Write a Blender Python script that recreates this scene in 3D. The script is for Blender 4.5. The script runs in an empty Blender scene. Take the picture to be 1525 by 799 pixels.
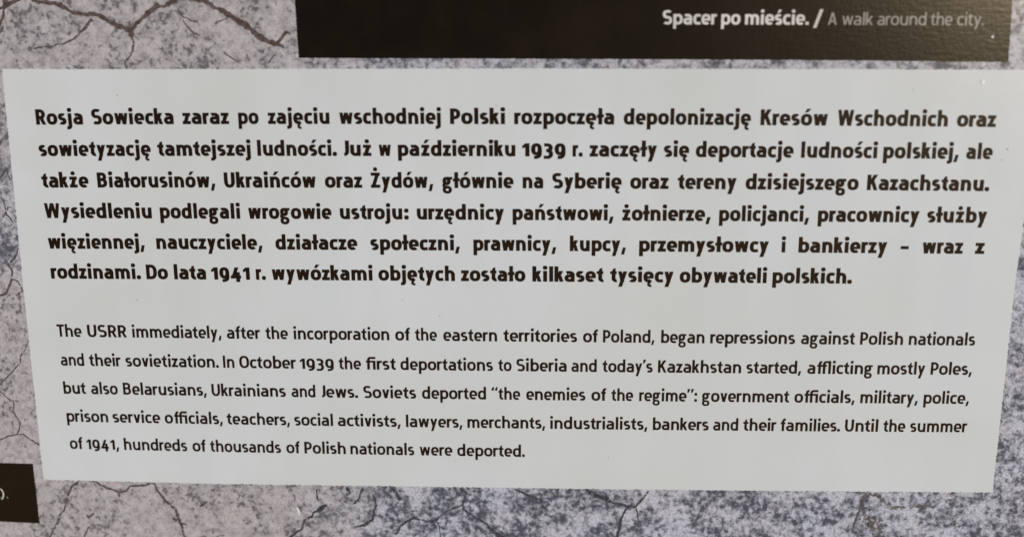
import bpy, math, random
from mathutils import Vector, Matrix

random.seed(7)
scene = bpy.context.scene
COL = scene.collection

# ------------------------------------------------------------------ camera
# board-local metres: x right, y into the board, z up; the board leans back
BASE = Vector((0.225, 0.004, -0.270))          # middle of the board's lower edge
ROOT_LOC = Vector((0.0, 0.0, 0.95))
LEAN = math.radians(-24.0)
ROOT = Matrix.Translation(ROOT_LOC) @ Matrix.Rotation(LEAN, 4, 'X') @ Matrix.Translation(-BASE)
CAM_LOC = (0.256345, -0.622097, 0.108912)
CAM_AXES = ((0.998923, 0.045994, -0.006113), (-0.006821, 0.275874, 0.961170), (0.045895, -0.960093, 0.275891))
ax = [Vector(a) for a in CAM_AXES]
local = Matrix(((ax[0].x, ax[1].x, ax[2].x, CAM_LOC[0]),
                (ax[0].y, ax[1].y, ax[2].y, CAM_LOC[1]),
                (ax[0].z, ax[1].z, ax[2].z, CAM_LOC[2]),
                (0, 0, 0, 1)))
cam = bpy.data.cameras.new('camera')
cam.sensor_width = 36.0
cam.lens = 36.0 * 2000.0 / 1525.0
cam.clip_start = 0.01
cam.clip_end = 1000.0
cam.dof.use_dof = True
cam.dof.focus_distance = 0.66
cam.dof.aperture_fstop = 3.4
cam_ob = bpy.data.objects.new('camera', cam)
COL.objects.link(cam_ob)
cam_ob.matrix_world = ROOT @ local
scene.camera = cam_ob

# ------------------------------------------------------------------ daylight
SUN_ELEVATION = math.radians(22.5)
SUN_AZIMUTH = math.radians(21.5)             # from -Y (in front of the board) towards +X
sun_dir = Vector((math.cos(SUN_ELEVATION) * math.sin(SUN_AZIMUTH),
                  -math.cos(SUN_ELEVATION) * math.cos(SUN_AZIMUTH),
                  math.sin(SUN_ELEVATION)))
world = bpy.data.worlds.new('World')
scene.world = world
world.use_nodes = True
wn = world.node_tree.nodes
sky = wn.new('ShaderNodeTexSky')
sky.sky_type = 'NISHITA'
sky.sun_disc = False
sky.sun_elevation = SUN_ELEVATION
sky.sun_rotation = math.pi - SUN_AZIMUTH
wbg = wn['Background']
wbg.inputs['Strength'].default_value = 0.08
world.node_tree.links.new(sky.outputs['Color'], wbg.inputs['Color'])
sun = bpy.data.lights.new('sun', 'SUN')
sun.energy = 2.2
sun.angle = math.radians(7.0)
sun.color = (1.0, 0.975, 0.95)
sun_ob = bpy.data.objects.new('sun', sun)
COL.objects.link(sun_ob)
sun_ob.rotation_euler = sun_dir.to_track_quat('Z', 'Y').to_euler()
scene.view_settings.view_transform = 'Standard'
scene.view_settings.look = 'None'
scene.view_settings.exposure = -0.30
scene.view_settings.gamma = 1.0

# ------------------------------------------------------------------ layout of the print
POLISH_LINES = [
  ([1.5441e-05, -0.0065329, 0.39699], 7.45, [('Rosja', 0.33, 23.36), ('Sowiecka', 27.22, 66.97), ('zaraz', 70.93, 93.49), ('po', 97.54, 107.63), ('zajęciu', 111.66, 141.3), ('wschodniej', 145.47, 193.86), ('Polski', 197.84, 223.95), ('rozpoczęła', 227.92, 274.88), ('depolonizację', 278.97, 338.21), ('Kresów', 342.2, 373.6), ('Wschodnich', 377.48, 428.29), ('oraz', 432.05, 450.12)]),
  ([1.3105e-05, -0.0057418, 15.581], 7.45, [('sowietyzację', 0.16, 54.86), ('tamtejszej', 57.69, 102.93), ('ludności.', 105.74, 144.16), ('Już', 146.95, 160.58), ('w', 163.59, 170.08), ('październiku', 172.82, 228.75), ('1939', 231.57, 252.33), ('r.', 255.23, 260.37), ('zaczęły', 263.27, 295.31), ('się', 297.97, 310.16), ('deportacje', 312.85, 358.56), ('ludności', 361.67, 397.09), ('polskiej,', 399.53, 434.61), ('ale', 437.59, 449.97)]),
  ([1.0751e-05, -0.0051995, 30.946], 7.45, [('także', -0.07, 23.3), ('Białorusinów,', 27.17, 84.9), ('Ukraińców', 88.78, 133.59), ('oraz', 137.4, 155.63), ('Żydów,', 159.43, 189.67), ('głównie', 193.64, 227.81), ('na', 231.76, 241.79), ('Syberię', 245.73, 278.92), ('oraz', 282.55, 300.91), ('tereny', 304.82, 332.92), ('dzisiejszego', 336.62, 389.53), ('Kazachstanu.', 393.05, 449.87)]),
  ([4.6665e-06, -0.0022169, 46.038], 7.45, [('Wysiedleniu', -0.32, 52.81), ('podlegali', 56.46, 95.92), ('wrogowie', 99.38, 140.29), ('ustroju:', 143.96, 177.44), ('urzędnicy', 181.02, 223.35), ('państwowi,', 226.88, 275.31), ('żołnierze,', 279.07, 321.22), ('policjanci,', 324.8, 367.43), ('pracownicy', 371.15, 418.9), ('służby', 422.02, 450.25)]),
  ([5.0339e-06, -0.0029128, 61.401], 7.45, [('więziennej,', -0.18, 48.08), ('nauczyciele,', 53.48, 105.95), ('działacze', 111.9, 152.18), ('społeczni,', 158.12, 201.8), ('prawnicy,', 207.93, 248.15), ('kupcy,', 254.23, 281.44), ('przemysłowcy', 287.34, 349.33), ('i', 354.92, 357.01), ('bankierzy', 362.84, 405.02), ('–', 410.81, 414.94), ('wraz', 420.88, 440.27), ('z', 445.63, 450.33)]),
  ([1.6124e-06, -0.0015608, 76.594], 7.45, [('rodzinami.', -0.23, 44.89), ('Do', 47.26, 58.39), ('lata', 61.02, 77.18), ('1941', 79.44, 98.81), ('r.', 101.42, 106.62), ('wywózkami', 109.13, 158.96), ('objętych', 161.52, 199.13), ('zostało', 201.71, 233.26), ('kilkaset', 236.25, 270.92), ('tysięcy', 273.73, 304.64), ('obywateli', 307.09, 348.89), ('polskich.', 351.32, 389.33)]),
]
ENGLISH_LINES = [
  ([-4.9881e-06, 0.0026311, 106.66], 6.44, [('The', -0.22, 12.58), ('USRR', 15.09, 35.24), ('immediately,', 37.74, 82.77), ('after', 85.09, 102.0), ('the', 104.45, 115.96), ('incorporation', 118.47, 166.2), ('of', 168.76, 176.36), ('the', 178.55, 189.75), ('eastern', 192.5, 219.29), ('territories', 222.03, 258.43), ('of', 260.96, 268.46), ('Poland,', 270.69, 296.08), ('began', 298.95, 320.32), ('repressions', 322.72, 364.01), ('against', 366.5, 392.62), ('Polish', 394.84, 415.72), ('nationals', 418.09, 450.05)]),
  ([-9.8129e-06, 0.0043978, 121.9], 6.44, [('and', 0.12, 12.34), ('their', 14.6, 30.82), ('sovietization.', 33.0, 80.37), ('In', 82.23, 88.28), ('October', 90.4, 119.06), ('1939', 120.74, 138.05), ('the', 140.16, 151.69), ('first', 153.74, 168.93), ('deportations', 170.87, 217.1), ('to', 219.35, 226.29), ('Siberia', 228.31, 253.36), ('and', 255.37, 268.18), ('today’s', 270.62, 295.55), ('Kazakhstan', 297.78, 338.64), ('started,', 340.79, 367.76), ('afflicting', 370.36, 402.06), ('mostly', 404.1, 427.47), ('Poles,', 429.69, 449.8)]),
  ([-1.0501e-05, 0.004844, 136.92], 6.44, [('but', 0.02, 11.74), ('also', 14.11, 28.1), ('Belarusians,', 30.46, 73.26), ('Ukrainians', 75.41, 113.25), ('and', 115.79, 128.18), ('Jews.', 130.68, 149.55), ('Soviets', 151.88, 178.66), ('deported', 181.24, 213.54), ('“the', 215.84, 230.5), ('enemies', 233.1, 262.77), ('of', 265.33, 272.92), ('the', 275.18, 286.31), ('regime”:', 288.89, 317.71), ('government', 319.78, 362.63), ('officials,', 364.86, 394.54), ('military,', 396.89, 425.07), ('police,', 427.48, 449.75)]),
  ([-1.5502e-05, 0.0065952, 152.04], 6.44, [('prison', 0.14, 21.83), ('service', 23.73, 48.55), ('officials,', 50.44, 80.39), ('teachers,', 82.1, 114.52), ('social', 116.4, 136.37), ('activists,', 138.41, 170.45), ('lawyers,', 172.79, 201.51), ('merchants,', 203.64, 242.9), ('industrialists,', 245.05, 293.65), ('bankers', 295.94, 323.92), ('and', 325.74, 338.41), ('their', 340.5, 357.03), ('families.', 358.85, 388.35), ('Until', 390.35, 406.87), ('the', 409.03, 420.11), ('summer', 422.07, 449.9)]),
  ([-1.8818e-05, 0.0093729, 166.92], 6.44, [('of', 0.3, 7.29), ('1941,', 8.99, 26.1), ('hundreds', 28.29, 61.19), ('of', 63.54, 70.68), ('thousands', 72.57, 109.2), ('of', 111.57, 118.74), ('Polish', 120.79, 142.21), ('nationals', 144.16, 176.95), ('were', 179.26, 196.21), ('deported.', 198.28, 232.69)]),
]
CAPTION_BOLD = ([0.0, 0.0048887, -47.816], 6.35, [('Spacer', 295.95, 320.66), ('po', 322.45, 331.44), ('mieście.', 333.2, 362.31), ('/', 363.88, 368.68)])
CAPTION_LIGHT = ([0.0, 0.0040233, -47.476], 5.53, [('A', 370.53, 374.9), ('walk', 376.86, 391.02), ('around', 392.7, 414.87), ('the', 416.55, 426.44), ('city.', 428.35, 440.49)])
CREDIT_END = ([0.0, 0.01203, 195.35], 5.69, [('c', -41.75, -38.85), (')', -38.36, -36.59), ('.', -35.53, -34.9)])
TEXT_PANEL = [(-13.26, -26.0), (62.68, -26.0), (138.75, -26.22), (238.85, -26.32), (368.03, -26.07), (468.14, -25.71), (467.26, 42.12), (466.07, 74.96), (465.32, 183.96), (366.59, 184.67), (272.54, 185.15), (177.25, 185.16), (73.78, 185.27), (-15.21, 184.31), (-14.6, 75.17)]
CAPTION_BAR = [(127.43, -66.81), (127.43, -57.73), (127.96, -31.15), (214.02, -30.81), (300.56, -30.47), (367.8, -30.08), (452.94, -29.21), (452.25, -56.98), (452.0, -65.84)]
CREDIT_BAR = [(-19.83, 175.56), (-19.84, 209.04), (-40.82, 208.44), (-62.09, 207.57), (-58.1, 174.89), (-37.07, 175.37)]
CRACKS = [
  ('brown', [(1.23, -60.92, 1.91), (4.44, -58.26, 2.12), (6.33, -57.29, 2.21), (9.29, -56.94, 2.04), (12.77, -56.74, 1.96), (16.21, -56.15, 1.96), (18.61, -55.18, 1.96), (20.92, -53.38, 1.79), (23.31, -52.26, 1.79), (25.77, -51.87, 1.88), (28.74, -51.57, 1.71), (31.26, -51.76, 1.96), (33.22, -51.42, 2.65), (35.14, -50.59, 2.99), (37.05, -49.62, 2.65), (38.92, -48.25, 1.97), (41.09, -47.38, 2.05), (43.26, -46.5, 2.23), (45.66, -45.42, 2.06), (48.05, -44.15, 1.97), (49.48, -43.37, 2.32), (49.89, -42.39, 2.23), (49.52, -40.93, 1.72)]),
  ('brown', [(49.19, -42.88, 1.72), (50.62, -45.07, 1.89), (52.83, -47.5, 1.62), (54.94, -48.96, 1.54), (57.05, -50.41, 1.53), (58.91, -51.86, 1.96), (60.77, -53.3, 2.38), (62.64, -54.99, 2.04), (64.19, -55.71, 1.7)]),
  ('brown', [(57.37, -51.13, 1.7), (60.0, -52.82, 2.47), (62.06, -53.79, 1.95), (63.63, -54.75, 1.53), (66.12, -54.89, 1.7), (67.4, -55.46, 2.12), (69.48, -56.66, 2.37), (71.78, -57.62, 2.2), (73.85, -58.82, 2.11), (76.91, -60.01, 2.11)]),
  ('grey', [(49.54, -41.17, 1.29), (50.37, -39.21, 1.03), (50.52, -37.99, 0.95), (49.83, -34.55, 0.95), (48.81, -32.59, 0.87), (47.4, -30.86, 0.87), (45.89, -29.63, 1.04), (45.66, -28.14, 0.87), (46.28, -26.66, 0.7)]),
  ('brown', [(-0.23, -58.99, 1.1), (-1.59, -58.03, 1.28), (-3.2, -57.07, 1.45), (-5.79, -56.2, 1.79), (-7.91, -55.24, 1.96), (-10.02, -54.27, 1.54), (-12.62, -53.45, 1.03)]),
  ('brown', [(-7.54, -58.53, 2.55), (-8.2, -57.08, 2.13), (-8.92, -55.14, 1.45)]),
  ('brown', [(-9.17, -55.14, 0.85), (-9.59, -52.71, 1.03), (-10.22, -50.28, 1.2), (-11.22, -48.09, 1.29), (-12.73, -45.89, 1.12)]),
  ('grey', [(-10.13, -46.62, 0.6), (-11.05, -45.16, 1.12), (-12.0, -43.45, 1.03), (-13.23, -41.49, 0.86)]),
  ('grey', [(32.02, -49.24, 1.71), (30.65, -48.02, 1.11), (29.49, -46.32, 1.2), (28.09, -44.76, 1.29), (26.46, -43.4, 1.12), (24.8, -41.84, 1.12), (22.91, -40.47, 1.03), (20.79, -39.29, 1.12), (18.69, -38.41, 0.95), (16.83, -37.43, 0.87), (14.58, -37.63, 0.69), (12.2, -36.45, 1.04), (10.65, -36.15, 0.69), (8.17, -36.55, 0.69), (5.61, -36.16, 0.78), (3.03, -35.57, 0.87)]),
  ('brown', [(77.88, -59.77, 2.53), (80.24, -58.32, 2.11), (83.66, -57.83, 2.2), (85.85, -57.25, 2.54), (87.98, -55.9, 2.2), (90.34, -54.35, 1.95), (93.21, -52.9, 2.38), (95.6, -51.64, 2.55), (97.98, -50.19, 2.47), (100.34, -48.4, 2.64), (102.73, -47.09, 2.81), (104.63, -45.73, 2.56), (106.52, -44.27, 2.65), (108.85, -41.84, 2.82), (110.74, -40.28, 3.0), (112.66, -39.16, 2.74), (114.62, -38.67, 2.49), (117.05, -37.83, 2.23), (119.25, -37.2, 1.55), (121.4, -35.73, 0.69)]),
  ('brown', [(117.8, -37.93, 2.15), (119.35, -39.15, 1.89), (120.92, -40.61, 1.8), (122.26, -42.55, 1.62), (123.53, -43.13, 1.45), (124.72, -42.3, 1.03)]),
  ('grey', [(95.98, -49.86, 0.43), (93.93, -48.89, 0.6), (91.39, -47.93, 0.94), (89.59, -46.96, 0.77)]),
  ('grey', [(92.7, -34.04, 0.43), (94.35, -32.56, 0.78), (96.74, -30.84, 0.78), (99.14, -29.37, 0.69), (100.59, -28.63, 0.35)]),
  ('grey', [(117.53, -33.04, 0.43), (115.97, -31.82, 1.04), (114.37, -29.86, 0.78), (113.55, -28.63, 0.35)]),
  ('grey', [(72.07, -54.97, 0.34), (73.38, -52.56, 0.68), (74.69, -50.14, 1.02), (76.63, -49.65, 0.6), (79.01, -48.19, 0.85), (81.72, -47.94, 1.28)]),
  ('grey', [(74.58, -48.68, 0.51), (76.14, -46.25, 0.85), (77.73, -44.31, 0.86), (79.58, -42.36, 1.46), (82.02, -41.62, 1.03)]),
  ('grey', [(-14.98, 61.27, 0.63), (-16.02, 63.51, 0.79), (-18.13, 66.67, 0.87), (-21.13, 69.84, 0.87), (-19.83, 71.63, 0.87), (-19.32, 73.43, 0.95), (-19.72, 77.05, 1.04), (-21.35, 79.79, 1.12), (-22.41, 81.34, 1.28), (-23.19, 84.35, 1.12), (-25.51, 85.19, 1.04), (-28.26, 85.94, 0.88)]),
  ('grey', [(-19.72, 77.05, 0.72), (-18.0, 77.49, 0.8), (-16.79, 78.57, 0.8), (-15.74, 81.11, 0.72), (-15.33, 83.1, 0.8), (-17.02, 84.76, 0.96), (-19.04, 85.32, 0.96)]),
  ('grey', [(-17.8, 40.6, 0.71), (-19.51, 43.95, 1.06), (-17.34, 45.96, 0.83), (-16.04, 48.64, 0.47)]),
  ('grey', [(-19.39, 10.24, 0.92), (-17.6, 8.28, 0.92), (-16.1, 6.59, 0.57)]),
  ('grey', [(-21.07, 27.31, 0.7), (-18.66, 24.66, 0.81), (-16.78, 22.02, 0.7), (-15.26, 27.29, 0.47)]),
  ('grey', [(-21.18, 35.27, 0.59), (-19.63, 37.93, 0.7), (-18.9, 43.28, 0.83), (-21.33, 45.98, 0.59)]),
  ('grey', [(-14.99, 108.25, 0.44), (-17.07, 113.66, 0.56), (-19.74, 116.82, 0.63), (-20.59, 120.82, 0.63), (-25.27, 125.89, 0.7), (-29.88, 130.26, 0.7), (-33.75, 133.91, 0.64)]),
  ('grey', [(-33.83, 134.64, 0.51), (-32.61, 136.07, 0.51), (-28.9, 139.95, 0.64), (-26.14, 142.53, 0.9), (-26.9, 146.92, 0.64), (-25.84, 149.83, 0.65), (-24.07, 152.74, 0.71), (-24.97, 157.16, 0.71), (-26.66, 159.84, 0.65)]),
  ('grey', [(-37.37, 163.24, 0.65), (-34.15, 162.01, 0.65), (-31.19, 160.49, 0.78), (-26.63, 159.54, 0.78), (-23.38, 159.2, 0.78), (-20.18, 161.82, 0.78), (-15.25, 165.3, 0.91)]),
  ('grey', [(-27.95, 141.39, 0.38), (-25.46, 141.36, 0.77), (-23.49, 141.04, 0.38)]),
  ('grey', [(-17.29, 219.74, 0.81), (-13.95, 214.51, 1.07), (-11.84, 210.92, 1.2), (-9.75, 207.49, 1.2), (-9.13, 204.84, 1.33), (-6.05, 201.79, 0.99), (-4.44, 196.15, 0.99), (-3.0, 192.03, 1.31), (-2.08, 189.78, 1.44), (0.21, 187.52, 1.44), (2.19, 186.38, 1.44), (3.63, 184.28, 0.91), (7.1, 184.08, 0.78), (11.84, 184.9, 0.98), (14.43, 186.78, 1.04), (17.71, 188.51, 1.31), (20.39, 189.43, 1.18), (23.35, 191.01, 1.44), (27.57, 190.06, 1.05), (29.53, 187.29, 1.04), (32.99, 187.01, 0.91), (37.84, 186.57, 1.17), (41.04, 185.19, 1.56), (42.71, 185.75, 0.91), (43.79, 189.43, 1.3), (45.62, 192.37, 1.31), (47.48, 194.94, 1.31), (50.0, 197.88, 1.18), (52.56, 200.44, 1.32), (53.0, 203.8, 1.45), (53.84, 206.41, 1.98), (54.94, 210.15, 1.33), (55.99, 214.65, 1.2), (56.34, 219.18, 1.07)]),
  ('grey', [(23.36, 190.87, 1.31), (23.27, 193.47, 0.92)]),
  ('grey', [(-16.0, 214.02, 0.6), (-16.49, 217.44, 0.67)]),
  ('grey', [(2.49, 217.87, 0.8), (4.11, 214.05, 0.93), (6.0, 210.24, 0.8), (6.77, 213.25, 0.53)]),
  ('grey', [(52.83, 206.05, 1.98), (50.81, 205.34, 1.32), (50.15, 204.97, 0.66)]),
  ('grey', [(53.43, 207.17, 0.93), (56.78, 208.61, 0.93), (57.81, 208.74, 0.4)]),
  ('grey', [(5.46, 204.97, 1.59), (7.26, 204.34, 1.46), (9.5, 202.65, 0.66)]),
  ('grey', [(65.11, 198.37, 0.79), (67.62, 196.84, 1.57), (69.1, 195.33, 0.79)]),
  ('slate', [(108.92, 216.73, 1.33), (111.45, 214.43, 1.33), (114.66, 212.12, 1.59), (117.51, 209.97, 1.45), (118.36, 206.81, 1.05), (119.49, 204.55, 1.05), (123.0, 202.85, 1.31), (123.76, 201.13, 0.92), (126.92, 199.21, 2.09), (129.05, 197.32, 2.61), (131.15, 196.18, 0.78)]),
  ('slate', [(150.2, 186.66, 1.16), (148.75, 189.25, 1.04), (147.6, 192.96, 1.17), (144.79, 195.22, 1.43)]),
  ('slate', [(154.83, 189.89, 0.65), (156.11, 192.08, 1.17), (156.43, 196.51, 1.04), (154.81, 200.24, 1.05), (154.35, 203.59, 1.44), (150.46, 207.38, 1.84), (144.97, 208.22, 0.79)]),
  ('slate', [(177.17, 201.72, 1.31), (175.1, 203.02, 1.31), (171.31, 205.16, 1.05), (168.17, 207.82, 1.44), (165.99, 212.34, 1.32)]),
  ('slate', [(126.11, 187.4, 0.65), (126.21, 192.56, 1.17), (127.16, 194.02, 0.52)]),
  ('slate', [(141.77, 186.05, 1.55), (142.33, 188.99, 1.94), (141.57, 190.84, 0.78)]),
  ('slate', [(165.43, 186.05, 1.94), (166.7, 188.97, 2.07), (168.3, 191.89, 1.56), (167.53, 194.85, 0.78)]),
  ('slate', [(169.1, 206.84, 0.92), (171.18, 205.54, 1.31), (173.95, 203.63, 1.18), (175.68, 202.49, 1.31), (179.03, 203.91, 0.92), (183.43, 204.58, 0.92), (187.16, 204.3, 1.31), (188.23, 201.9, 1.04), (190.98, 200.01, 0.91), (193.38, 198.12, 0.91), (197.13, 196.73, 1.04), (200.53, 195.19, 0.91), (201.25, 192.09, 0.91), (202.78, 189.13, 1.16), (202.0, 187.31, 1.29), (200.34, 185.87, 1.16)]),
  ('slate', [(175.69, 202.11, 1.05), (174.86, 200.05, 0.78)]),
  ('slate', [(200.86, 195.41, 0.78), (201.16, 197.62, 1.04), (203.83, 199.79, 1.17), (206.84, 201.74, 1.3), (209.85, 203.91, 1.44), (213.21, 205.71, 1.57), (214.54, 208.14, 1.7), (217.22, 210.7, 1.84), (219.91, 212.97, 2.63), (221.92, 216.22, 1.98)]),
  ('slate', [(187.64, 204.51, 0.78), (188.45, 207.85, 0.59), (189.21, 213.36, 0.59)]),
  ('slate', [(227.17, 185.67, 0.77), (229.51, 186.88, 1.16), (232.85, 188.65, 1.03), (237.53, 190.19, 1.55), (240.55, 191.46, 1.29), (241.55, 195.11, 1.29), (242.9, 196.93, 0.65)]),
  ('slate', [(262.9, 185.26, 1.28), (265.58, 187.4, 2.05), (269.6, 189.53, 1.93), (274.95, 190.54, 1.8)]),
  ('slate', [(264.47, 187.57, 1.8), (267.81, 188.68, 2.18), (272.5, 190.36, 1.67), (277.2, 192.7, 1.29), (281.21, 193.37, 1.67), (284.56, 194.41, 0.9), (288.23, 194.5, 1.16), (291.15, 191.01, 1.03), (293.09, 188.43, 0.96), (294.69, 185.71, 0.96)]),
  ('slate', [(284.89, 194.26, 0.9), (283.59, 196.26, 0.9), (281.33, 201.08, 1.3), (280.42, 206.63, 1.3), (279.81, 210.72, 1.7), (278.86, 214.46, 1.57)]),
  ('slate', [(288.58, 195.44, 0.77), (289.44, 198.73, 0.65), (290.2, 203.14, 0.52)]),
  ('umber', [(400.2, 185.03, 2.32), (403.05, 186.03, 2.78), (407.02, 185.97, 2.16), (409.91, 187.51, 2.32), (412.4, 188.96, 1.55), (416.28, 193.31, 1.86), (421.05, 193.23, 1.71), (424.2, 192.74, 1.86), (428.93, 192.22, 1.55), (433.69, 192.14, 1.86), (437.26, 192.08, 1.7)]),
  ('grey', [(402.31, 186.93, 2.32), (401.01, 191.35, 1.55), (400.34, 195.79, 1.25), (398.79, 200.25, 1.25), (397.61, 206.96, 1.1)]),
  ('umber', [(445.41, 185.19, 1.69), (444.92, 188.88, 1.7), (443.78, 194.18, 2.02), (444.35, 196.38, 1.09)]),
  ('umber', [(403.3, 201.96, 3.91), (405.55, 199.69, 7.03), (408.89, 201.86, 7.82), (410.71, 204.95, 5.49), (411.1, 210.75, 3.15)]),
  ('umber', [(447.31, 198.54, 1.25), (449.54, 201.34, 3.12), (450.9, 203.36, 1.09)]),
  ('umber', [(430.96, 197.93, 1.4), (432.03, 201.46, 2.34)]),
  ('scratch', [(114.85, 197.56, 0.26), (115.88, 198.8, 0.65), (116.48, 200.5, 0.66), (116.59, 202.51, 0.33)]),
]

# ------------------------------------------------------------------ materials
def new_mat(name):
    m = bpy.data.materials.new(name)
    m.use_nodes = True
    return m, m.node_tree.nodes, m.node_tree.links, m.node_tree.nodes['Principled BSDF']


class Graph:
    """A few shorthands for wiring shader nodes."""
    def __init__(self, m):
        self.n = m.node_tree.nodes
        self.l = m.node_tree.links

    def wire(self, sock, v):
        if hasattr(v, 'is_output'):
            self.l.new(v, sock)
        else:
            sock.default_value = v

    def math(self, op, a, b=0.0, c=0.0, clamp=False):
        nd = self.n.new('ShaderNodeMath')
        nd.operation = op
        nd.use_clamp = clamp
        for i, v in enumerate((a, b, c)):
            self.wire(nd.inputs[i], v)
        return nd.outputs[0]

    def step(self, v, lo, hi, a=0.0, b=1.0):
        nd = self.n.new('ShaderNodeMapRange')
        nd.interpolation_type = 'SMOOTHSTEP'
        for k, x in zip(('Value', 'From Min', 'From Max', 'To Min', 'To Max'), (v, lo, hi, a, b)):
            self.wire(nd.inputs[k], x)
        return nd.outputs['Result']

    def coords(self, scale=1000.0, stretch=(1, 1, 1), shift=(0, 0, 0)):
        tc = self.n.new('ShaderNodeTexCoord')
        mp = self.n.new('ShaderNodeMapping')
        mp.inputs['Scale'].default_value = [scale * s for s in stretch]
        mp.inputs['Location'].default_value = shift
        self.l.new(tc.outputs['Object'], mp.inputs['Vector'])
        return mp.outputs[0]

    def noise(self, vec, scale, detail=2.0, rough=0.5, distort=0.0):
        nd = self.n.new('ShaderNodeTexNoise')
        nd.inputs['Scale'].default_value = scale
        nd.inputs['Detail'].default_value = detail
        nd.inputs['Roughness'].default_value = rough
        nd.inputs['Distortion'].default_value = distort
        self.l.new(vec, nd.inputs['Vector'])
        return nd.outputs['Fac']

    def mix(self, f, a, b, blend='MIX'):
        nd = self.n.new('ShaderNodeMix')
        nd.data_type = 'RGBA'
        nd.blend_type = blend
        self.wire(nd.inputs[0], f)
        for s, v in ((nd.inputs[6], a), (nd.inputs[7], b)):
            self.wire(s, v if hasattr(v, 'is_output') else (*v, 1.0))
        return nd.outputs[2]

    def bump(self, height, strength, dist):
        nd = self.n.new('ShaderNodeBump')
        nd.inputs['Strength'].default_value = strength
        nd.inputs['Distance'].default_value = dist
        self.l.new(height, nd.inputs['Height'])
        return nd.outputs[0]


def laminate(m, g, b, rough=0.21, ior=1.2, peel_h=0.00008):
    """The board's satin film: a fine orange peel over every printed colour."""
    b.inputs['Roughness'].default_value = rough
    b.inputs['IOR'].default_value = ior
    b.inputs['Specular Tint'].default_value = (1.0, 0.82, 0.55, 1.0)    # warm colour of the reflected light painted into the sheen
    v = g.coords(1000.0)
    peel = g.math('ADD', g.noise(v, 0.55, 3.0, 0.6), g.math('MULTIPLY', g.noise(g.coords(1000.0, (0.25, 1, 1.3)), 0.5, 2.0), 0.8))
    g.l.new(g.bump(peel, 0.30, peel_h), b.inputs['Normal'])


def stone_print():
    m, n, l, b = new_mat('cracked_concrete_print')
    g = Graph(m)
    v = g.coords(1000.0)
    sep = n.new('ShaderNodeSeparateXYZ')
    l.new(v, sep.inputs[0])
    X, Z = sep.outputs['X'], sep.outputs['Z']
    cloud = g.noise(v, 0.035, 3.0, 0.55)
    cloud2 = g.noise(g.coords(1000.0, shift=(310, 40, 90)), 0.075, 3.0, 0.6)
    xw = g.math('MULTIPLY_ADD', cloud, 110.0, g.math('ADD', X, -55.0))
    region = g.step(xw, -120.0, -50.0)                 # pinkish concrete at the left, bluish grit to the right
    low = g.step(Z, 300.0, 220.0, 0.70, 1.0)
    region = g.math('MULTIPLY', region, low)
    left = g.math('MULTIPLY', g.step(X, -196.0, -216.0), g.math('MULTIPLY', g.step(Z, 185.0, 205.0), g.step(Z, 268.0, 245.0)))
    region = g.math('MULTIPLY_ADD', left, 0.7, region, clamp=True)
    fine = g.noise(v, 0.42, 2.5, 0.58, 0.3)
    fine2 = g.noise(g.coords(1000.0, shift=(77, 13, 55)), 0.29, 3.5, 0.68, 0.4)
    grain = g.noise(g.coords(1000.0, shift=(7, 3, 5)), 1.1, 2.0, 0.5)
    # pink side: scattered dark pits, clustered by the clouds
    lo = g.math('MULTIPLY_ADD', cloud2, -0.62, 0.835)
    pits = g.step(fine, lo, g.math('ADD', lo, 0.18), 0.0, 0.82)
    pink = g.mix(g.step(cloud2, 0.35, 0.68), (0.560, 0.516, 0.530), (0.480, 0.472, 0.490))
    pink = g.mix(g.step(grain, 0.28, 0.72, 0.0, 0.50), pink, (0.30, 0.265, 0.275))
    pink = g.mix(g.step(fine2, 0.44, 0.68, 0.0, 0.62), pink, (0.23, 0.206, 0.222))
    pink = g.mix(g.step(fine2, 0.46, 0.30, 0.0, 0.45), pink, (0.62, 0.60, 0.61))
    pink = g.mix(pits, pink, (0.105, 0.088, 0.098))
    # grit side: everything is speckle
    lo2 = g.math('MULTIPLY_ADD', cloud2, -0.55, 0.645)
    mixed = g.math('MULTIPLY_ADD', fine2, 0.45, g.math('MULTIPLY', fine, 0.55))
    grit = g.step(mixed, lo2, g.math('ADD', lo2, 0.27), 0.0, 1.0)
    blue = g.mix(g.step(cloud, 0.35, 0.65), (0.66, 0.69, 0.79), (0.65, 0.64, 0.71))
    blue = g.mix(g.step(grain, 0.28, 0.72, 0.0, 0.55), blue, (0.22, 0.225, 0.265))
    blue = g.mix(grit, blue, (0.080, 0.087, 0.118))
    l.new(g.mix(region, pink, blue), b.inputs['Base Color'])
    laminate(m, g, b)
    return m


def crack_print(name, col, col2, gap_lo=0.34, gap_hi=0.46):
    """A crack of the printed picture: grains of the concrete show through its ragged line."""
    m, n, l, b = new_mat(name)
    g = Graph(m)
    f = g.noise(g.coords(1000.0), 0.6, 3.0, 0.6)
    l.new(g.mix(g.step(f, 0.35, 0.7), col, col2), b.inputs['Base Color'])
    l.new(g.step(g.noise(g.coords(1000.0, shift=(51, 8, 23)), 0.55, 3.0, 0.65), gap_lo, gap_hi), b.inputs['Alpha'])
    laminate(m, g, b)
    return m


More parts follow.
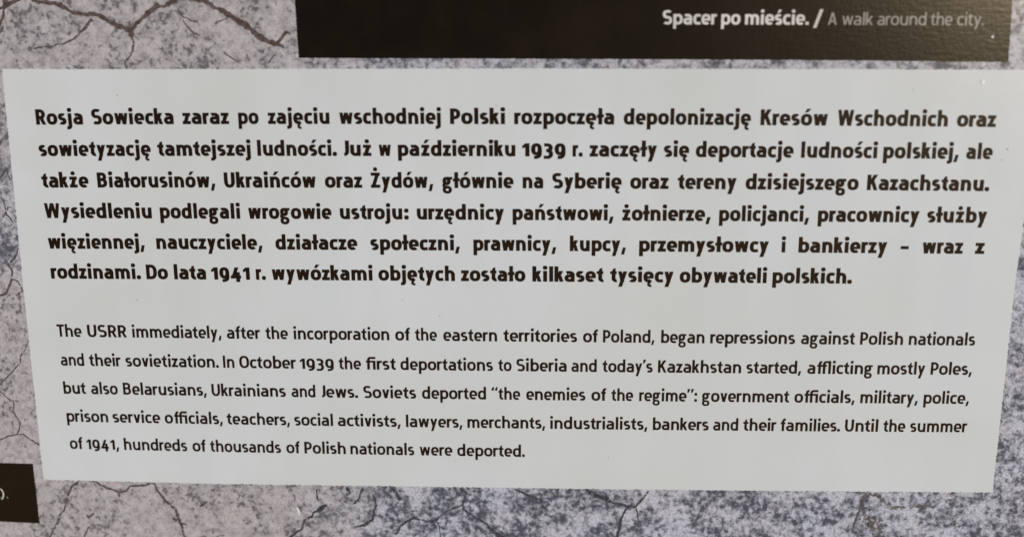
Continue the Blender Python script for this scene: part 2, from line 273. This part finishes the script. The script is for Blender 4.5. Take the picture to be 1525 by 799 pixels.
def panel_print():
    m, n, l, b = new_mat('pale_grey_print')
    g = Graph(m)
    f = g.noise(g.coords(1000.0, (1, 1, 0.06)), 0.05, 3.0, 0.5)
    f2 = g.noise(g.coords(1000.0), 0.03, 4.0, 0.6)
    c = g.mix(g.step(f, 0.3, 0.7), (0.660, 0.696, 0.718), (0.688, 0.716, 0.740))
    c = g.mix(g.step(f2, 0.42, 0.72, 0.0, 0.45), c, (0.640, 0.660, 0.650))
    c = g.mix(g.step(g.noise(g.coords(1000.0, shift=(20, 0, 33)), 0.006, 2.0, 0.5), 0.38, 0.66, 0.0, 0.5), c, (0.615, 0.630, 0.612))
    l.new(c, b.inputs['Base Color'])
    laminate(m, g, b)
    return m


def flat_print(name, col, col2=None, rough=0.21, ior=1.2, peel_h=0.00008):
    m, n, l, b = new_mat(name)
    g = Graph(m)
    f = g.noise(g.coords(1000.0), 0.04, 4.0, 0.6)
    l.new(g.mix(g.step(f, 0.35, 0.7), col, col2 or [c * 1.25 for c in col]), b.inputs['Base Color'])
    laminate(m, g, b, rough, ior, peel_h)
    return m


STONE = stone_print()
BROWN = crack_print('brown_crack_print', (0.075, 0.048, 0.043), (0.150, 0.112, 0.105), 0.26, 0.40)
GREY = crack_print('dark_crack_print', (0.075, 0.058, 0.062), (0.15, 0.125, 0.13))
SLATE = crack_print('slate_crack_print', (0.042, 0.041, 0.050), (0.10, 0.096, 0.112))
UMBER = crack_print('umber_stain_print', (0.085, 0.072, 0.066), (0.20, 0.18, 0.175), 0.42, 0.60)
PALE = panel_print()
BLACK = flat_print('black_brown_print', (0.0052, 0.0036, 0.0026), (0.0110, 0.0066, 0.0046), peel_h=0.00011)
BROWN_BAR = flat_print('dark_brown_print', (0.0150, 0.0100, 0.0060), (0.0195, 0.0128, 0.0078))
INK = flat_print('dark_brown_ink', (0.0140, 0.0066, 0.0038))
WHITE_INK = flat_print('off_white_ink', (0.62, 0.60, 0.56))
THIN_WHITE_INK = flat_print('thin_white_ink', (0.31, 0.29, 0.265))
ALU = flat_print('aluminium_edge', (0.55, 0.55, 0.56))
DUST_GLINT = flat_print('pale_dust_glint', (0.96, 0.955, 0.93), (0.97, 0.965, 0.94))  # near white, for dust and for a painted glint
SOOT = flat_print('dark_dirt', (0.40, 0.385, 0.35))


# ------------------------------------------------------------------ mesh helpers
def P(x, y, lift):
    """Print millimetres (x right, y down, lift towards the reader) to the board's own metres."""
    return (x / 1000.0 - BASE.x, -lift / 1000.0 - BASE.y, -y / 1000.0 - BASE.z)


class Shape:
    def __init__(self):
        self.v, self.f, self.m = [], [], []

    def poly(self, pts, lift, mat=0):
        area = sum(a[0] * b[1] - b[0] * a[1] for a, b in zip(pts, pts[1:] + pts[:1]))
        if area > 0:                       # y runs down: keep every face towards the reader
            pts = pts[::-1]
        i = len(self.v)
        self.v += [P(x, y, lift) for x, y in pts]
        self.f.append(tuple(range(i, i + len(pts))))
        self.m.append(mat)

    def build(self, name, mats, parent, label=None):
        me = bpy.data.meshes.new(name)
        me.from_pydata(self.v, [], self.f)
        for m in mats:
            me.materials.append(m)
        me.polygons.foreach_set('material_index', self.m)
        me.update()
        o = bpy.data.objects.new(name, me)
        COL.objects.link(o)
        o.parent = parent
        if label:
            o['label'] = label
        return o


# ------------------------------------------------------------------ lettering
# A squarish humanist sans drawn as pen strokes. Units: capitals 100 high, small letters 73.
XH, CAP, ASC, DESC, FIG = 73.0, 100.0, 104.0, -31.0, 84.0


def arc(cx, cy, rx, ry, a0, a1, n=2.45, steps=None):
    steps = steps or max(5, int(abs(a1 - a0) / 11))
    out = []
    for i in range(steps + 1):
        t = math.radians(a0 + (a1 - a0) * i / steps)
        c, s = math.cos(t), math.sin(t)
        out.append((cx + rx * math.copysign(abs(c) ** (2 / n), c), cy + ry * math.copysign(abs(s) ** (2 / n), s)))
    return out


class Glyph:
    """Outlines (polygons) of one letter at stem weight s."""
    def __init__(self, s):
        self.s, self.t, self.polys = s, s * 0.88, []

    def stroke(self, pts, closed=False, k=1.0):
        q = [pts[0]]
        for p in pts[1:]:
            if math.hypot(p[0] - q[-1][0], p[1] - q[-1][1]) > 0.4:
                q.append(p)
        if closed and math.hypot(q[0][0] - q[-1][0], q[0][1] - q[-1][1]) < 0.4:
            q.pop()
        n = len(q)
        L, R = [], []
        for i in range(n):
            a = q[i - 1] if (closed or i) else q[i]
            b = q[(i + 1) % n] if (closed or i < n - 1) else q[i]
            dx, dy = b[0] - a[0], b[1] - a[1]
            d = math.hypot(dx, dy) or 1.0
            tx, ty = dx / d, dy / d
            hw = 0.5 * k * math.hypot(self.s * ty, self.t * tx)
            L.append((q[i][0] - ty * hw, q[i][1] + tx * hw))
            R.append((q[i][0] + ty * hw, q[i][1] - tx * hw))
        layer = []
        for i in range(n if closed else n - 1):
            j = (i + 1) % n
            layer.append([L[i], L[j], R[j], R[i]])
        self.polys.append(layer)

    def box(self, x0, y0, x1, y1):
        self.polys.append([[(x0, y0), (x1, y0), (x1, y1), (x0, y1)]])

    def shape(self, *pts):
        self.polys.append([list(pts)])

    def diag(self, x0, y0, x1, y1, k=1.0):
        """A slanting stroke cut level at both ends; x0 and x1 are its centres there."""
        d = math.hypot(x1 - x0, y1 - y0)
        h = 0.5 * self.s * k * 0.94 * d / abs(y1 - y0)
        self.shape((x0 - h, y0), (x0 + h, y0), (x1 + h, y1), (x1 - h, y1))

    def dot(self, cx, cy, r):
        self.shape(*arc(cx, cy, r, r, 0, 348, 2.6, 15))

    def stem(self, x, y0, y1):
        self.box(x - self.s / 2, y0, x + self.s / 2, y1)


def acute(g, cx, y, up=22):
    h = g.s * 0.50
    g.shape((cx - h * 0.9, y), (cx + h * 0.5, y), (cx + h * 1.9 + 3, y + up), (cx + 1, y + up))


def ogonek(g, x):
    s = g.s
    g.stroke([(x + 2, 4), (x - 4, -4), (x - 8, -12), (x - 6, -20), (x + 2, -24), (x + 11, -22.5)], k=0.72)


def draw(ch, s):
    """(polygons, advance width) of a character."""
    g = Glyph(s)
    t = g.t
    l = s / 2
    top, bot = XH - t / 2 + 0.8, t / 2 - 0.8
    base = {'ó': 'o', 'ś': 's', 'ć': 'c', 'ń': 'n', 'ź': 'z', 'ż': 'z', 'ł': 'l', 'ę': 'e', 'Ż': 'Z'}.get(ch, ch)
    w = 0.0
    ring = lambda W, y0=bot, y1=top, x0=0.0: g.stroke(arc(x0 + W / 2, (y0 + y1) / 2, (W - s) / 2, (y1 - y0) / 2, 0, 360, 2.5, 40), True)

    def arch(x0, x1):
        """Shoulder from the stem at x0 over to the leg at x1 (centre lines)."""
        ry = 0.40 * XH
        g.stroke(arc((x0 + x1) / 2, top - ry, (x1 - x0) / 2, ry, 172, 0, 2.5) + [(x1, 0)])

    if base == 'o':
        w = 67; ring(w)
    elif base in 'bdpq':
        w = 65; ring(w)
        x = l if base in 'bp' else w - l
        g.stem(x, 0 if base in 'bd' else DESC, ASC if base in 'bd' else XH)
    elif base == 'a':
        w = 60; r = w - l
        g.stroke(arc((5 + r) / 2, XH * 0.60, (r - 5) / 2 + 1, top - XH * 0.60, 128, 0, 2.5) + [(r, 0)])
        cx, ry = w * 0.44, XH * 0.205
        g.stroke([(r, XH * 0.575)] + arc(cx, bot + ry, cx - l, ry, 90, 270, 2.4) + [(w * 0.66, bot + 0.6), (r, XH * 0.15)])
    elif base == 'e':
        w = 63; r = w - l; cy = XH * 0.5
        g.stroke(arc(w / 2, cy, (w - s) / 2, top - cy, 0, 312, 2.5, 34))
        g.box(l, XH * 0.5 - t * 0.52, r + s * 0.46, XH * 0.5 + t * 0.26)
    elif base == 'c':
        w = 51
        g.stroke([(w - 1, top - 3.5), (w * 0.80, top - 0.6)] + arc(w * 0.60, XH / 2, w * 0.60 - l, top - XH / 2, 90, 270, 2.5) + [(w * 0.80, bot + 0.6), (w - 1, bot + 3.5)])
    elif base in 'sS':
        H = XH if base == 's' else CAP
        w = 52 if base == 's' else 65
        tp = H - t / 2 + 0.8
        q = (tp - bot) / 4
        m = (tp + bot) / 2
        rx = (w - s) / 2
        up = arc(w / 2, tp - q, rx, q, 38, 180, 2.6) + arc(w / 2, tp - q, rx, q, 192, 262, 2.3)
        dn = arc(w / 2, bot + q, rx, q, 82, 0, 2.3) + arc(w / 2, bot + q, rx, q, -8, -142, 2.6)
        g.stroke(up + dn)
    elif base in 'nhmu':
        w = 63
        if base == 'u':
            ry = 0.40 * XH
            g.stroke([(l, XH)] + arc(w / 2, bot + ry, (w - s) / 2, ry, 180, 352, 2.5))
            g.stem(w - l, 0, XH)
        elif base == 'm':
            w = 97
            g.stem(l, 0, XH); arch(l, w / 2); arch(w / 2, w - l)
        else:
            g.stem(l, 0, XH if base == 'n' else ASC); arch(l, w - l)
    elif base == 'r':
        w = 38
        g.stem(l, 0, XH)
        g.stroke(arc(w * 0.92, XH * 0.55, w * 0.92 - l, top - XH * 0.55, 172, 92, 2.5) + [(w + 1, top - 0.5)])
    elif base in 'il':
        w = s
        g.stem(l, 0, XH if base == 'i' else ASC)
        if base == 'i':
            g.dot(l, ASC - s * 0.42, s * 0.58)
    elif base == 'j':
        w = s
        x = l
        g.stroke([(x, XH), (x, -6)] + arc(x - 15, -8, 15, -DESC - 8 - t / 2, 0, -90, 2.3) + [(x - 21, DESC + t / 2)])
        g.dot(x, ASC - s * 0.42, s * 0.58)
    elif base == 't':
        w = 41; x = 9 + l
        g.shape((9, XH - 3), (9 + s, XH - 3), (9 + s, XH + 22), (9 + s * 0.35, XH + 17))
        g.stroke([(x, XH), (x, 16)] + arc(x + 17, 17 + bot, 17, 17, 180, 268, 2.4) + [(w, bot + 1)])
        g.box(0, XH - t * 0.9, w - 1, XH)
    elif base == 'f':
        w = 38; x = 9 + l
        g.stroke([(x, 0), (x, 78)] + arc(x + 17, ASC - t / 2 - 20, 17, 20, 180, 90, 2.4) + [(w + 1, ASC - t / 2 - 0.5)])
        g.box(0, XH - t * 0.9, w - 2, XH)
    elif base in 'ﬁﬃﬄ':
        x = 0.0
        if base in 'ﬃﬄ':
            g.stroke([(x + 9 + l, 0), (x + 9 + l, 78)] + arc(x + 26 + l, ASC - t / 2 - 20, 17, 20, 180, 88, 2.4))
            x += 34
        e = x + 9 + s + 22                     # the last stem
        g.stroke([(x + 9 + l, 0), (x + 9 + l, 78)] + arc(x + 26 + l, ASC - t / 2 - 20, 17, 20, 180, 90, 2.4) + [(e + s, ASC - t / 2)])
        g.stem(e + l, 0, XH if base != 'ﬄ' else ASC)
        g.box(0, XH - t * 0.9, e + (l if base != 'ﬄ' else -s * .6), XH)
        w = e + s
    elif base == 'k':
        w = 56
        g.stem(l, 0, ASC)
        g.diag(s * 0.75, XH * 0.33, w - s * 0.62, XH)
        g.diag(w - s * 0.52, 0, s + (w - s) * 0.22, XH * 0.56)
    elif base in 'vw':
        if base == 'v':
            w = 58
            g.diag(s * 0.58, XH, w / 2 - 1, 0); g.diag(w - s * 0.58, XH, w / 2 + 1, 0)
        else:
            w = 88; k = 0.94
            g.diag(s * 0.55, XH, w * 0.27, 0, k); g.diag(w * 0.5 - 1, XH, w * 0.27 + 2, 0, k)
            g.diag(w * 0.5 + 1, XH, w * 0.73 - 2, 0, k); g.diag(w - s * 0.55, XH, w * 0.73, 0, k)
    elif base == 'y':
        w = 60
        g.diag(s * 0.58, XH, w * 0.50, 2)
        g.diag(w - s * 0.58, XH, w * 0.27, DESC)
    elif base == 'z':
        w = 50
        g.box(1, XH - t, w - 1, XH); g.box(0, 0, w, t)
        g.diag(s * 0.72, t * 0.6, w - s * 0.75, XH - t * 0.6, 1.05)
    elif base == 'g':
        w = 61
        y0 = XH * 0.335
        ring(52, y0 + t * 0.2, top)
        g.box(26, XH - t * 0.86, w + 1, XH)
        g.stroke([(15, y0 + 6), (9.5, y0 - 3), (9, 14), (15, 8.5), (26, 7.5)], k=0.86)
        g.stroke(arc(w * 0.5 - 1, -10.5, (w - s) / 2, 16.5, 0, 360, 2.5, 36), True, k=0.88)
    elif base == 'R' or base == 'P' or base == 'B':
        w = {'R': 63, 'P': 60, 'B': 64}[base]
        g.stem(l, 0, CAP)
        y1 = CAP - t / 2
        y0 = CAP * (0.405 if base == 'P' else 0.45 if base == 'R' else 0.53)
        r = w - l - (3 if base in 'RB' else 0)
        ry = (y1 - y0) / 2
        rx = min(ry * 1.1, r - l)
        g.stroke([(l, y1), (r - rx, y1)] + arc(r - rx, y0 + ry, rx, ry, 90, -90, 2.4) + [(l, y0)])
        if base == 'R':
            g.diag(w - s * 0.5, 0, w * 0.50, y0 + t * 0.2)
        if base == 'B':
            r = w - l; ry = (y0 - t / 2) / 2; rx = min(ry * 1.1, r - l)
            g.stroke([(l, y0), (r - rx, y0)] + arc(r - rx, t / 2 + ry, rx, ry, 90, -90, 2.4) + [(l, t / 2)])
    elif base == 'D':
        w = 70
        g.stem(l, 0, CAP)
        g.stroke([(l, CAP - t / 2), (w * 0.45, CAP - t / 2)] + arc(w * 0.45, CAP / 2, w * 0.55 - l, (CAP - t) / 2, 90, -90, 2.5) + [(l, t / 2)])
    elif base == 'O':
        w = 76; ring(w, bot, CAP - t / 2 + 0.8)
    elif base == 'U':
        w = 68
        ry = CAP * 0.36
        g.stroke([(l, CAP)] + arc(w / 2, bot + ry, (w - s) / 2, ry, 180, 360, 2.5) + [(w - l, CAP)])
    elif base == 'T':
        w = 62
        g.box(0, CAP - t, w, CAP); g.stem(w / 2, 0, CAP - t * 0.5)
    elif base == 'I':
        w = s; g.stem(l, 0, CAP)
    elif base == 'J':
        w = 34; x = w - l
        g.stroke([(x, CAP), (x, 26)] + arc(x - 21, 24 + bot, 21, 24, 0, -85, 2.4))
    elif base == 'A':
        w = 68
        g.diag(s * 0.55, 0, w / 2 - 1, CAP); g.diag(w - s * 0.55, 0, w / 2 + 1, CAP)
        g.box(w * 0.22, 24, w * 0.78, 24 + t)
    elif base == 'K':
        w = 66
        g.stem(l, 0, CAP)
        g.diag(s * 0.75, CAP * 0.38, w - s * 0.65, CAP)
        g.diag(w - s * 0.52, 0, s + (w - s) * 0.20, CAP * 0.60)
    elif base == 'W':
        w = 102; k = 0.94
        g.diag(s * 0.55, CAP, w * 0.265, 0, k); g.diag(w * 0.5 - 1, CAP, w * 0.265 + 2, 0, k)
        g.diag(w * 0.5 + 1, CAP, w * 0.735 - 2, 0, k); g.diag(w - s * 0.55, CAP, w * 0.735, 0, k)
    elif base == 'Z':
        w = 60
        g.box(1, CAP - t, w - 1, CAP); g.box(0, 0, w, t)
        g.diag(s * 0.72, t * 0.6, w - s * 0.75, CAP - t * 0.6, 1.03)
    elif base == '1':
        w = 17 + s
        g.stem(w - l, 0, FIG)
        g.shape((0, FIG - 17), (0, FIG - 17 - t * 0.8), (w - s, FIG - t * 1.25), (w - l, FIG - t * 0.5), (w - l, FIG), (w - s, FIG))
    elif base == '9':
        w = 60
        y1 = FIG - t / 2 + 0.8
        ring(w, 18, y1)
        g.stroke([(w - l, (18 + y1) / 2), (w - l, 22)] + arc(w / 2 - 6, 20, w / 2 + 6 - l, 36 - t / 2, 0, -104, 2.4))
    elif base == '3':
        w = 54; r = w - l
        y1, y0 = FIG - t / 2 + 0.8, -16 + t / 2
        m = 38.0
        ry = (y1 - m) / 2
        g.stroke([(4, y1)] + arc(r - 24, m + ry, 22, ry, 90, -90, 2.4) + [(15, m)])
        ry = (m - y0) / 2
        g.stroke([(15, m)] + arc(r - 24, y0 + ry, 24, ry, 90, -90, 2.4) + [(2, y0 + 1)])
    elif base == '4':
        w = 62
        x = w * 0.70
        g.stem(x, -16, FIG * 0.62)
        g.box(0, 8, w, 8 + t)
        g.diag(s * 0.70, 8 + t * 0.6, w * 0.60, FIG)
    elif base == '.':
        w = s * 1.15; g.dot(w / 2, s * 0.55, s * 0.60)
    elif base == ':':
        w = s * 1.15; g.dot(w / 2, s * 0.55, s * 0.60); g.dot(w / 2, XH - s * 0.6, s * 0.60)
    elif base == ',':
        w = s * 1.25
        g.shape((w * 0.32, s * 1.1), (w, s * 1.1), (w * 0.62, -s * 0.85), (-w * 0.05, -s * 0.85))
    elif base in '’”“':
        for k in range(1 if base == '’' else 2):
            x = k * s * 1.5
            if base == '“':
                g.shape((x + s * 0.62, ASC), (x + s * 1.15, ASC), (x + s * 1.02, ASC - 30), (x, ASC - 30), (x + s * 0.1, ASC - 17))
            else:
                g.shape((x + s * 0.12, ASC), (x + s * 1.15, ASC), (x + s * 1.05, ASC - 13), (x + s * 0.52, ASC - 32), (x, ASC - 32))
            w = x + s * 1.1
    elif base == '–':
        w = 50; g.box(0, 27, w, 27 + t)
    elif base == '/':
        w = 60; g.diag(s * 0.55, -22, w - s * 0.55, 110)
    elif base == ')':
        w = 22
        g.stroke(arc(-24, 38, 40, 60, 62, -62, 2.0))
    # accents
    if ch in 'óśćńź':
        acute(g, w / 2, XH + 9, 24)
    elif ch == 'ż':
        g.dot(w / 2, ASC - s * 0.40, s * 0.56)
    elif ch == 'Ż':
        g.dot(w / 2, CAP + 8 + s * 0.55, s * 0.55)
    elif ch == 'ł':
        g.shape((-9, 41), (-9, 41 + t), (s + 9, 61 + t * 0.2), (s + 9, 61 - t * 0.8))
    elif ch == 'ę':
        ogonek(g, w * 0.62)
    return g.polys, w


ROUND_L, ROUND_R = set('oóecćdqęgsśaODS9'), set('oóebpsśODS9PR')
OPEN = set('vwyWATfrtzkKJ.,’”')


def gap(a, b, s):
    """Space between two neighbours, in units."""
    d = 13.0 - 0.22 * (s - 19)
    if a in ROUND_R: d -= 4.0
    if b in ROUND_L: d -= 4.0
    if a in OPEN: d -= 6.5 if a in 'vwyWATJ.,’”' else 3.5
    if b in OPEN: d -= 5.0
    if a == 'r' and b in ROUND_L: d -= 2.0
    if b == 'j': d += 1.5
    if 'ł' in (a, b): d += 1.5
    if a in 'ceęć': d -= 2.5
    if b == 't' and a not in 'rtf': d -= 1.0
    return max(d, 4.0)


CACHE = {}


def set_line(shape, spec, s, lift):
    """Lay one printed line: every word between its two ends, on the line's own baseline."""
    (ca, cb, cc), size, words = spec
    u = size / 100.0
    for word, x0, x1 in words:
        word = word.replace('ffi', 'ﬃ').replace('ffl', 'ﬄ').replace('fi', 'ﬁ')
        pos, pen = [], 0.0
        for i, ch in enumerate(word):
            if (ch, s) not in CACHE:
                CACHE[(ch, s)] = draw(ch, s)
            polys, w = CACHE[(ch, s)]
            if i:
                pen += gap(word[i - 1], ch, s)
            pos.append((polys, pen))
            pen += w
        x0, x1 = x0 + 0.17, x1 - 0.17      # the photo's blur made each word read a little wide
        k = (x1 - x0) / (pen * u)
        layer = 0
        for polys, px in pos:
            for group in polys:
                z = lift + 0.004 * (layer % 7)
                layer += 1
                for pts in group:
                    q = []
                    for gx, gy in pts:
                        X = x0 + (px + gx) * u * k
                        q.append((X, ca * X * X + cb * X + cc - gy * u))
                    shape.poly(q, z)


# ------------------------------------------------------------------ the board
root = bpy.data.objects.new('information_board', None)
COL.objects.link(root)
root.empty_display_size = 0.1
root.location = ROOT_LOC
root.rotation_euler = (LEAN, 0, 0)
root['label'] = 'printed information board with pale text panel over a cracked concrete picture'
root['category'] = 'information board'

# the sheet itself, with the cracks of its printed concrete laid over the grain
X0, X1, Y0, Y1, THICK = -120.0, 570.0, -140.0, 270.0, 4.0
s_ = Shape()
s_.poly([(X0, Y0), (X1, Y0), (X1, Y1), (X0, Y1)], 0.0)
n0 = len(s_.v)
for x, y in ((X0, Y0), (X1, Y0), (X1, Y1), (X0, Y1)):
    s_.v += [P(x, y, 0.0), P(x, y, -THICK)]
for i in range(4):
    a, b = n0 + 2 * i, n0 + 2 * ((i + 1) % 4)
    s_.f.append((a, b, b + 1, a + 1)); s_.m.append(4)
s_.f.append((n0 + 1, n0 + 3, n0 + 5, n0 + 7)); s_.m.append(4)


def ribbon(shape, pts, mat, lift):
    """A crack: a ragged band along a hand-traced line, its width varying."""
    fine = []
    for (xa, ya, wa), (xb, yb, wb) in zip(pts, pts[1:]):
        n = max(2, int(math.hypot(xb - xa, yb - ya) / 0.7))
        for i in range(n):
            f = i / n
            fine.append((xa + (xb - xa) * f, ya + (yb - ya) * f, wa + (wb - wa) * f))
    fine.append(pts[-1])
    L, R = [], []
    ja = jb = jc = 0.0
    for i, (x, y, w) in enumerate(fine):
        a, b = fine[max(i - 2, 0)], fine[min(i + 2, len(fine) - 1)]
        dx, dy = b[0] - a[0], b[1] - a[1]
        d = math.hypot(dx, dy) or 1.0
        ja = 0.55 * ja + random.uniform(-1, 1)
        jb = 0.55 * jb + random.uniform(-1, 1)
        jc = 0.7 * jc + random.uniform(-1, 1)
        nx, ny = -dy / d, dx / d
        c = 0.10 * jc * min(w, 2.0)
        hl, hr = w * max(0.5 + 0.17 * ja, 0.12), w * max(0.5 + 0.17 * jb, 0.12)
        L.append((x + nx * (hl + c), y + ny * (hl + c)))
        R.append((x - nx * (hr - c), y - ny * (hr - c)))
    for i in range(len(fine) - 1):
        shape.poly([L[i], L[i + 1], R[i + 1], R[i]], lift, mat)


for i, (kind, pts) in enumerate(CRACKS):
    ribbon(s_, pts, {'brown': 1, 'grey': 2, 'umber': 3, 'slate': 5, 'scratch': 6}[kind], 0.03 + 0.0015 * (i % 40))
s_.build('board_sheet', [STONE, BROWN, GREY, UMBER, ALU, SLATE, DUST_GLINT], root)


def ragged(pts, step=0.45, amp=0.10):
    """The edge of a printed field, with the print's slight unevenness."""
    out = []
    for (xa, ya), (xb, yb) in zip(pts, pts[1:] + pts[:1]):
        n = max(1, int(math.hypot(xb - xa, yb - ya) / step))
        for i in range(n):
            f = i / n
            out.append((xa + (xb - xa) * f + random.uniform(-amp, amp), ya + (yb - ya) * f + random.uniform(-amp, amp)))
    return out


def sheet(name, outline, mat, label, amp=0.10):
    sh = Shape()
    sh.poly(ragged(outline, amp=amp), 0.14)
    return sh.build(name, [mat], root, label)


panel = sheet('text_panel', TEXT_PANEL, PALE, 'pale grey field with a bold Polish and a lighter English paragraph', 0.26)
bar = sheet('caption_bar', CAPTION_BAR, BLACK, 'wide black bar with a white caption at its right end', 0.12)
credit = sheet('caption_bar', CREDIT_BAR, BROWN_BAR, 'short dark brown bar with the end of a white caption', 0.10)

BOLD, BOOK, THIN = 24.0, 19.8, 13.5
for spec in POLISH_LINES:
    sh = Shape(); set_line(sh, spec, BOLD, 0.20); sh.build('text_line', [INK], panel, 'bold Polish line of text')
for spec in ENGLISH_LINES:
    sh = Shape(); set_line(sh, spec, BOOK, 0.20); sh.build('text_line', [INK], panel, 'lighter English line of text')
sh = Shape(); set_line(sh, CAPTION_BOLD, 20.0, 0.20); sh.build('caption_text', [WHITE_INK], bar, 'bold white Polish caption')
sh = Shape(); set_line(sh, CAPTION_LIGHT, THIN, 0.20); sh.build('caption_text', [THIN_WHITE_INK], bar, 'thin white English caption')
sh = Shape(); set_line(sh, CREDIT_END, 9.5, 0.20); sh.build('caption_text', [WHITE_INK], credit)


def speck(x, y, r, mat, parent, lift, name='dust_glint_speck', sx=1.0, ang=0.0):
    """A grain stuck to the film or a glint painted on it: a small dome."""
    rows, n = 4, 12
    sh = Shape()
    ring = []
    for j in range(rows):
        e = math.pi / 2 * j / rows
        i0 = len(sh.v)
        for i in range(n):
            a = 2 * math.pi * i / n
            rr = r * math.cos(e) * (1 + 0.2 * math.sin(3 * a + x))
            u, v = rr * math.cos(a) * sx, rr * math.sin(a)
            sh.v.append(P(x + u * math.cos(ang) - v * math.sin(ang), y + u * math.sin(ang) + v * math.cos(ang), lift + r * 0.6 * math.sin(e)))
        ring.append(i0)
    sh.v.append(P(x, y, lift + r * 0.6))
    for j in range(rows - 1):
        for i in range(n):
            a, b = ring[j] + i, ring[j] + (i + 1) % n
            sh.f.append((b, a, a + n, b + n)); sh.m.append(0)
    for i in range(n):
        sh.f.append((ring[-1] + (i + 1) % n, ring[-1] + i, len(sh.v) - 1)); sh.m.append(0)
    return sh.build(name, [mat], parent)


speck(442.2, -20.2, 1.05, DUST_GLINT, panel, 0.14)  # a glint of light on the film, painted as a near-white dome
speck(444.8, -40.6, 0.65, DUST_GLINT, bar, 0.14)

DIRT = [(274.3, 168.0, 0.40), (456.3, 10.9, 0.55), (454.3, 15.9, 0.40), (220.0, -9.1, 0.35), (40.8, -13.7, 0.40), (302.9, 157.1, 0.30),
        (42.0, 87.2, 0.45), (191.1, 94.2, 0.40), (411.3, -16.5, 0.35), (173.2, 86.1, 0.30)]
for x, y, q in DIRT:
    speck(x, y, q * 0.7, SOOT, panel, 0.14, 'dirt_speck', 1.5, x)
